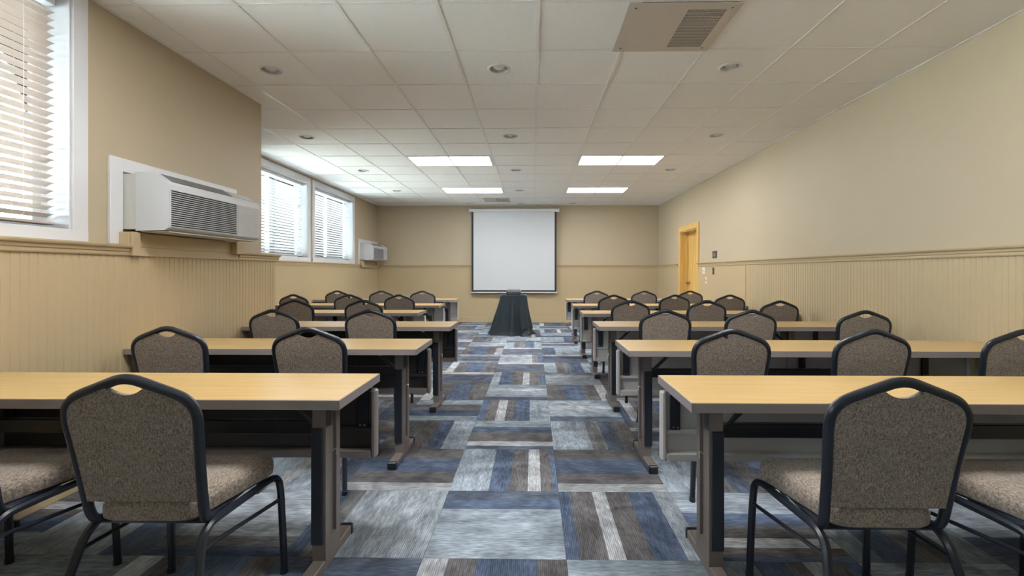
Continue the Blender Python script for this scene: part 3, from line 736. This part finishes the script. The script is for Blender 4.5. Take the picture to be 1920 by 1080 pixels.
# ================================================================ TABLES
TH, TD = .745, .457
def make_table(L, grey, ins_neg=.126, ins_pos=.126):
    t = empty('seminar_table'); h = L/2; d = TD/2; tk = .037
    MB().box(-h+.003, h-.003, -d+.003, d-.003, TH-tk+.002, TH).obj('table_top', M['laminate'], t)
    e = MB(); z0, z1 = TH-tk, TH-.0006
    e.bbox(-h, h, -d, -d+.004, z0, z1, .0012).bbox(-h, h, d-.004, d, z0, z1, .0012).bbox(-h, -h+.004, -d, d, z0, z1, .0012).bbox(h-.004, h, -d, d, z0, z1, .0012)
    e.box(-h+.004, h-.004, -d+.004, d-.004, z0, z0+.002)
    e.obj('edge_band', M['edge'], t)
    for s in (-1, 1):
        ins = ins_pos if s > 0 else ins_neg; xo = s*(h-ins); xi = s*(h-ins-.055)
        a, b = min(xo, xi), max(xo, xi); xc = (a+b)/2
        # column: channel open to the table end (slot)
        c = MB(); g = .014
        ia, ib = (a, b-g) if s > 0 else (a+g, b)
        c.box(ia, ib, -.06, .08, .045, TH-tk)                       # web
        oa, ob = (b-g, b) if s > 0 else (a, a+g)
        c.box(oa, ob, -.06, -.022, .045, TH-tk).box(oa, ob, .042, .08, .045, TH-tk)   # flanges either side of the slot
        c.box(oa, ob, -.022, .042, .045, .12)
        col = c.obj('column', M['taupe'], t)
        MB().bbox(a-.003 if s > 0 else a+.010, b-.010 if s > 0 else b+.003, -.068, -.058, .11, .585, .003).obj('column_cover', M['black'], col)
        MB().box(a, b, -.0595, -.010, .585, TH-tk).obj('hinge_block', M['black'], col)
        MB().tube([(xo-s*.01, .03, .46), (xo+s*.006, .03, .47), (xo+s*.010, .02, .445)], .0025, n=6).obj('release_lever', M['steel'], col)
        f = MB().bbox(xc-.026, xc+.026, -.195, .21, .006, .046, .004).obj('foot', M['taupe'], t)
        for y0, y1 in ((-.222, -.195), (.21, .232)): MB().bbox(xc-.028, xc+.028, y0, y1, .0, .047, .004).obj('end_cap', M['black'], f)
        # folding brace under the top
        MB().tube([(xc-s*.02, -.02, .56), (xc-s*.16, -.02, TH-tk-.012)], .012, .006, n=6, sub=1).obj('folding_brace', M['black'], t)
        MB().bbox(min(xc-s*.10, xc-s*.22), max(xc-s*.10, xc-s*.22), -.035, -.005, TH-tk-.02, TH-tk, .003).obj('brace_bracket', M['black'], t)
        MB().cyl((xc-s*.13, -.040, TH-tk-.028), (xc-s*.13, -.0, TH-tk-.028), .009, 8).obj('pivot_bolt', M['steel'], t)
    MB().bbox(-h+ins_neg+.034, h-ins_pos-.034, .035, .065, .525, .585, .004).obj('stretcher', M['black'], t)
    # modesty panel(s) under the far edge
    pm = M['panel_grey'] if grey else M['panel_dark']; sm = M['panel_grey'] if grey else M['stile_dark']
    spans = [(-h+.006, -.003), (.003, h-.006)] if grey else [(-h+.006, h-.006)]
    zb, zt = .362, .678
    for a, b in spans:
        p = MB().box(a+.01, b-.01, .222, .226, zb+.01, zt-.004).bbox(a+.02, b-.02, .205, .226, .478, .500, .004).obj('modesty_panel', pm, t)
        for x0, x1 in ((a, a+.026), (b-.026, b)):
            MB().bbox(x0, x1, .190, .232, zb, zt, .008).obj('stile', sm, p)
        MB().bbox(a+.026, b-.026, .190, .230, zb, zb+.036, .005).obj('bottom_lip', sm if not grey else pm, p)
        MB().bbox(a+.026, b-.026, .212, .230, zt-.022, zt, .004).obj('top_lip', pm, p)
        L2 = b-a
        for xb in ((a+.068, b-.30) if grey else (a+.068, b-.068)):
            k = MB().bbox(xb-.022, xb+.022, .204, .216, .50, TH-tk, .002).obj('bracket', M['black'], t)
            for q in (-.010, .010): MB().cyl((xb+q, .200, .512), (xb+q, .2045, .512), .004, 8).obj('screw', M['steel'], k)
    return t
rows_far_L = [2.159, 3.287, 4.446, 5.786, 7.01, 8.33]
rows_far_R = [2.145, 3.256, 4.49, 5.736, 6.998, 8.338]
ordn = ['sixth', 'fifth', 'fourth', 'third', 'second', 'first']
t6 = make_table(1.815, False, ins_neg=.045); t8 = make_table(2.43, True); t8r = make_table(2.43, True, ins_pos=.655)
u6 = u8 = u8r = False
for i in range(6):
    if i < 3:
        o = t6 if not u6 else copy_tree(t6); u6 = True; xc = -.716-1.815/2; desc = 'short maple-top seminar table with black modesty panel'
    else:
        o = t8 if not u8 else copy_tree(t8); u8 = True; xc = -1.335-2.43/2; desc = 'long maple-top seminar table with grey modesty panel'
    o.location = (xc, rows_far_L[i]-TD/2, 0)
    tag(o, '%s, window side, %s row from the screen' % (desc, ordn[i]), 'table', 'seminar tables on the window side')
for i in range(6):
    o = t8r if not u8r else copy_tree(t8r); u8r = True
    o.location = (.574+2.43/2, rows_far_R[i]-TD/2, 0)
    tag(o, 'long maple-top seminar table with grey modesty panel, door side, %s row from the screen' % ordn[i], 'table', 'seminar tables on the door side')

# ================================================================ CHAIRS
def back_y(z): return .082*(.91-z)/.46
def make_chair():
    t = empty('banquet_chair')
    # hoop
    half = [(.160,.30,.414),(.167,.17,.414),(.177,.108,.417),(.183,.086,.440),(.186,back_y(.50),.50),(.191,back_y(.60),.60),(.1985,back_y(.70),.70),(.2025,back_y(.755),.755),
            (.2005,back_y(.786),.786),(.191,back_y(.811),.811),(.170,back_y(.833),.833),(.138,back_y(.849),.849),(.098,back_y(.8645),.8645),(.056,back_y(.881),.881),(.028,back_y(.8910),.8910)]
    path = half + [(0, back_y(.8945), .8945)] + [(-x, y, z) for x, y, z in reversed(half)]
    MB().tube(path, .0160, .0135, n=10, sub=3, up=(1,0,0)).obj('back_frame', M['black'], t, True)
    # upholstered back
    def hw(z): return .186+(.2005-.186)*min(1, max(0, (z-.5)/.29))
    prof = [(0,.892),(.028,.889),(.056,.879),(.098,.8625),(.138,.847),(.170,.831),(.191,.809),(.2035,.775)]
    def ztop(x):
        x = abs(x)
        if x < .066: return .845+.029*(x/.066)**2
        for (a, za), (b, zb) in zip(prof, prof[1:]):
            if a <= x <= b: return za+(zb-za)*(x-a)/(b-a)
        return prof[-1][1]
    nu, nv = 24, 12; vs = []; fs = []
    for side in (0, 1):
        for j in range(nv+1):
            for i in range(nu+1):
                u = -1+2*i/nu; zt = ztop(u*.2035); z = .492+(zt-.492)*j/nv; x = u*hw(z)
                e = min(1, 4.0*min(1-abs(u), j/nv+.06, 1-j/nv+.02))
                y = back_y(z)+(-.010-.004*e if side == 0 else .004+.028*max(e, 0))
                vs.append((x, y, z))
    q = (nu+1)*(nv+1)
    for side in (0, 1):
        for j in range(nv):
            for i in range(nu):
                a = side*q+j*(nu+1)+i; f = (a, a+1, a+nu+2, a+nu+1); fs.append(f if side == 0 else f[::-1])
    loop = [i for i in range(nu+1)]+[j*(nu+1)+nu for j in range(1, nv+1)]+[nv*(nu+1)+i for i in range(nu-1, -1, -1)]+[j*(nu+1) for j in range(nv-1, 0, -1)]
    for a, b in zip(loop, loop[1:]+loop[:1]): fs.append((a, q+a, q+b, b))
    MB().add(vs, fs).obj('backrest', M['tweed'], t, True)
    # seat cushion: rounded trapezoid
    def outline(ins, z):
        pts = []; cor = [(-.172,.066,.075),(.172,.066,.075),(.222,.462,.06),(-.222,.462,.06)]
        cs = [(-1,-1),(1,-1),(1,1),(-1,1)]
        for (x, y, r), (sx, sy), a0 in zip(cor, cs, (PI, 1.5*PI, 0, .5*PI)):
            for k in range(9):
                a = a0+k*PI/16; rr = max(r-ins, .006)
                pts.append((x-sx*r+rr*math.cos(a), y-sy*r+rr*math.sin(a), z))
        return pts
    MB().ring_loft([outline(.012,.424),outline(.002,.432),outline(0,.448),outline(.0,.468),outline(.006,.484),outline(.020,.495),outline(.045,.501),outline(.10,.505)]).obj('seat', M['tweed'], t, True)
    MB().ring_loft([outline(.02,.416),outline(.016,.424)]).obj('seat_pan', M['black'], t)
    # side frames: rear leg, rail, front leg in one bent tube each
    for s in (-1, 1):
        p = [(s*.245,-.070,.006),(s*.222,-.018,.14),(s*.199,.036,.29),(s*.190,.062,.365),(s*.188,.092,.396),(s*.192,.14,.406),(s*.206,.30,.408),(s*.214,.405,.408),(s*.219,.445,.396),(s*.221,.463,.362),(s*.224,.470,.28),(s*.228,.476,.12),(s*.230,.480,.006)]
        fr = MB().tube(p, .0140, .0130, n=8, sub=3, up=(1,0,0)).obj('leg_frame', M['black'], t, True)
        MB().tube([(s*.1925,.055,.345),(s*.2235,.468,.305)], .007, n=6, sub=1).obj('side_stretcher', M['black'], t)
        for px, py in ((s*.246,-.072),(s*.230,.480)): MB().cyl((px,py,0), (px,py,.022), .0155, 10).obj('glide', M['black'], fr)
    MB().tube([(-.19,.12,.404),(.19,.12,.404)], .009, n=6, sub=1).obj('cross_bar', M['black'], t)
    MB().tube([(-.212,.40,.402),(.212,.40,.402)], .009, n=6, sub=1).obj('cross_bar', M['black'], t)
    return t
chair0 = make_chair(); used = False
def xat(px, Y):                        # x of a point seen at photo column px, at distance Y
    a = (px-PX)/F_PX; c, s = math.cos(YAW), math.sin(YAW)
    return (a*c-s)/(a*s+c)*Y
def place(px, Y, rz, row, side, seat, x=None):
    global used
    o = chair0 if not used else copy_tree(chair0); used = True
    o.location = (xat(px, Y) if x is None else x, Y, 0); o.rotation_euler = (0, 0, math.radians(rz))
    tag(o, 'taupe tweed banquet chair, %s side, %s row from the screen, %s' % (side, ordn[row], seat), 'chair', 'banquet chairs on the %s side' % side)
A, Mi, Wl = 'aisle seat', 'middle seat', 'wall seat'
LROWS = [
 [(234,1.385,.5,A,None),(None,1.43,0,Wl,-1.965)],
 [(576,2.60,-1,A,None),(312,2.62,2,Wl,None)],
 [(693,3.83,0,A,None),(511,3.83,-2,Wl,None)],
 [(680.6,5.18,1,A,None),(552,5.20,-2,Wl,None)],
 [(748,6.42,0,A,None),(654,6.44,2,Mi,None),(549.5,6.44,-3,Wl,None)],
 [(791.8,7.72,0,A,None),(715,7.72,1,Mi,None),(632,7.74,-2,Wl,None)]]
RROWS = [
 [(1696,1.382,0,A,None),(None,1.38,2,Wl,1.73)],
 [(1374.6,2.55,0,A,None),(1641,2.55,2,Mi,None),(1925,2.56,0,Wl,None)],
 [(1248.6,3.86,0,A,None),(1410,3.85,1,Mi,None),(1623.7,3.80,-2,Wl,None)],
 [(1183,5.14,0,A,None),(1326,5.12,-1,Mi,None),(1463,5.10,1,Wl,None)],
 [(1151,6.40,0,A,None),(1265.7,6.42,2,Mi,None),(1369,6.42,0,Wl,None)],
 [(1119,7.74,0,A,None),(1208,7.74,-1,Mi,None),(1294.4,7.75,1,Wl,None)]]
for side, R_ in (('window', LROWS), ('door', RROWS)):
    for i, row in enumerate(R_):
        for px, Y, rz, seat, x in row: place(px, Y, rz, i, side, seat, x)

# ================================================================ OUTSIDE
struct(MB().box(-60, XL_FAR-.30, -40, 50, -.2, .35).box(XL_FAR-.30, XL_NEAR-.26, -40, Y_BUMP-.2, -.2, .35).obj('ground_outside', M['paving']), 'unseen paving outside the windows, made pale to bounce light indoors', 'ground')  # ground out of view, made pale as a reflector for the ceiling
rg = random.Random(5)
def tree(x, y, hgt, lab):
    t = tag(empty('tree', (x, y, .35)), lab, 'tree', 'trees outside the windows')
    MB().tube([(0,0,0),(.08,.05,hgt*.3),(-.05,.1,hgt*.55),(.05,0,hgt*.8)], .16, n=8).obj('trunk', M['bark'], t, True)
    br_ = MB(); lv = MB()
    for k in range(9):
        a = rg.uniform(0, 2*PI); z0 = hgt*rg.uniform(.3, .7); L = rg.uniform(.8, 1.8)
        e = Vector((math.cos(a)*L, math.sin(a)*L, z0+rg.uniform(.3, 1.0))); br_.tube([(0,0,z0), tuple(e*.5+Vector((0,0,z0*.5+.1))), tuple(e)], .05, n=5, sub=2)
        for q in range(70):
            p = e+Vector((rg.gauss(0,.5), rg.gauss(0,.5), rg.gauss(0,.45))); w = rg.uniform(.05,.11); u = Vector((rg.gauss(0,1),rg.gauss(0,1),rg.gauss(0,1))).normalized(); v2 = u.orthogonal().normalized()
            lv.add([p-u*w, p+v2*w*.5, p+u*w, p-v2*w*.5], [(0,1,2,3)])
    br_.obj('branches', M['bark'], t, True); f = lv.obj('foliage', M['leaf'], t); f['kind'] = 'stuff'
tree(-11.5, 15.0, 5.5, 'leafy tree outside the recessed window by the far air conditioner')
tree(-13.5, 10.5, 5.0, 'leafy tree outside the recessed window by the bay corner')
tree(-9.5, 5.2, 4.5, 'leafy tree outside the bay window')
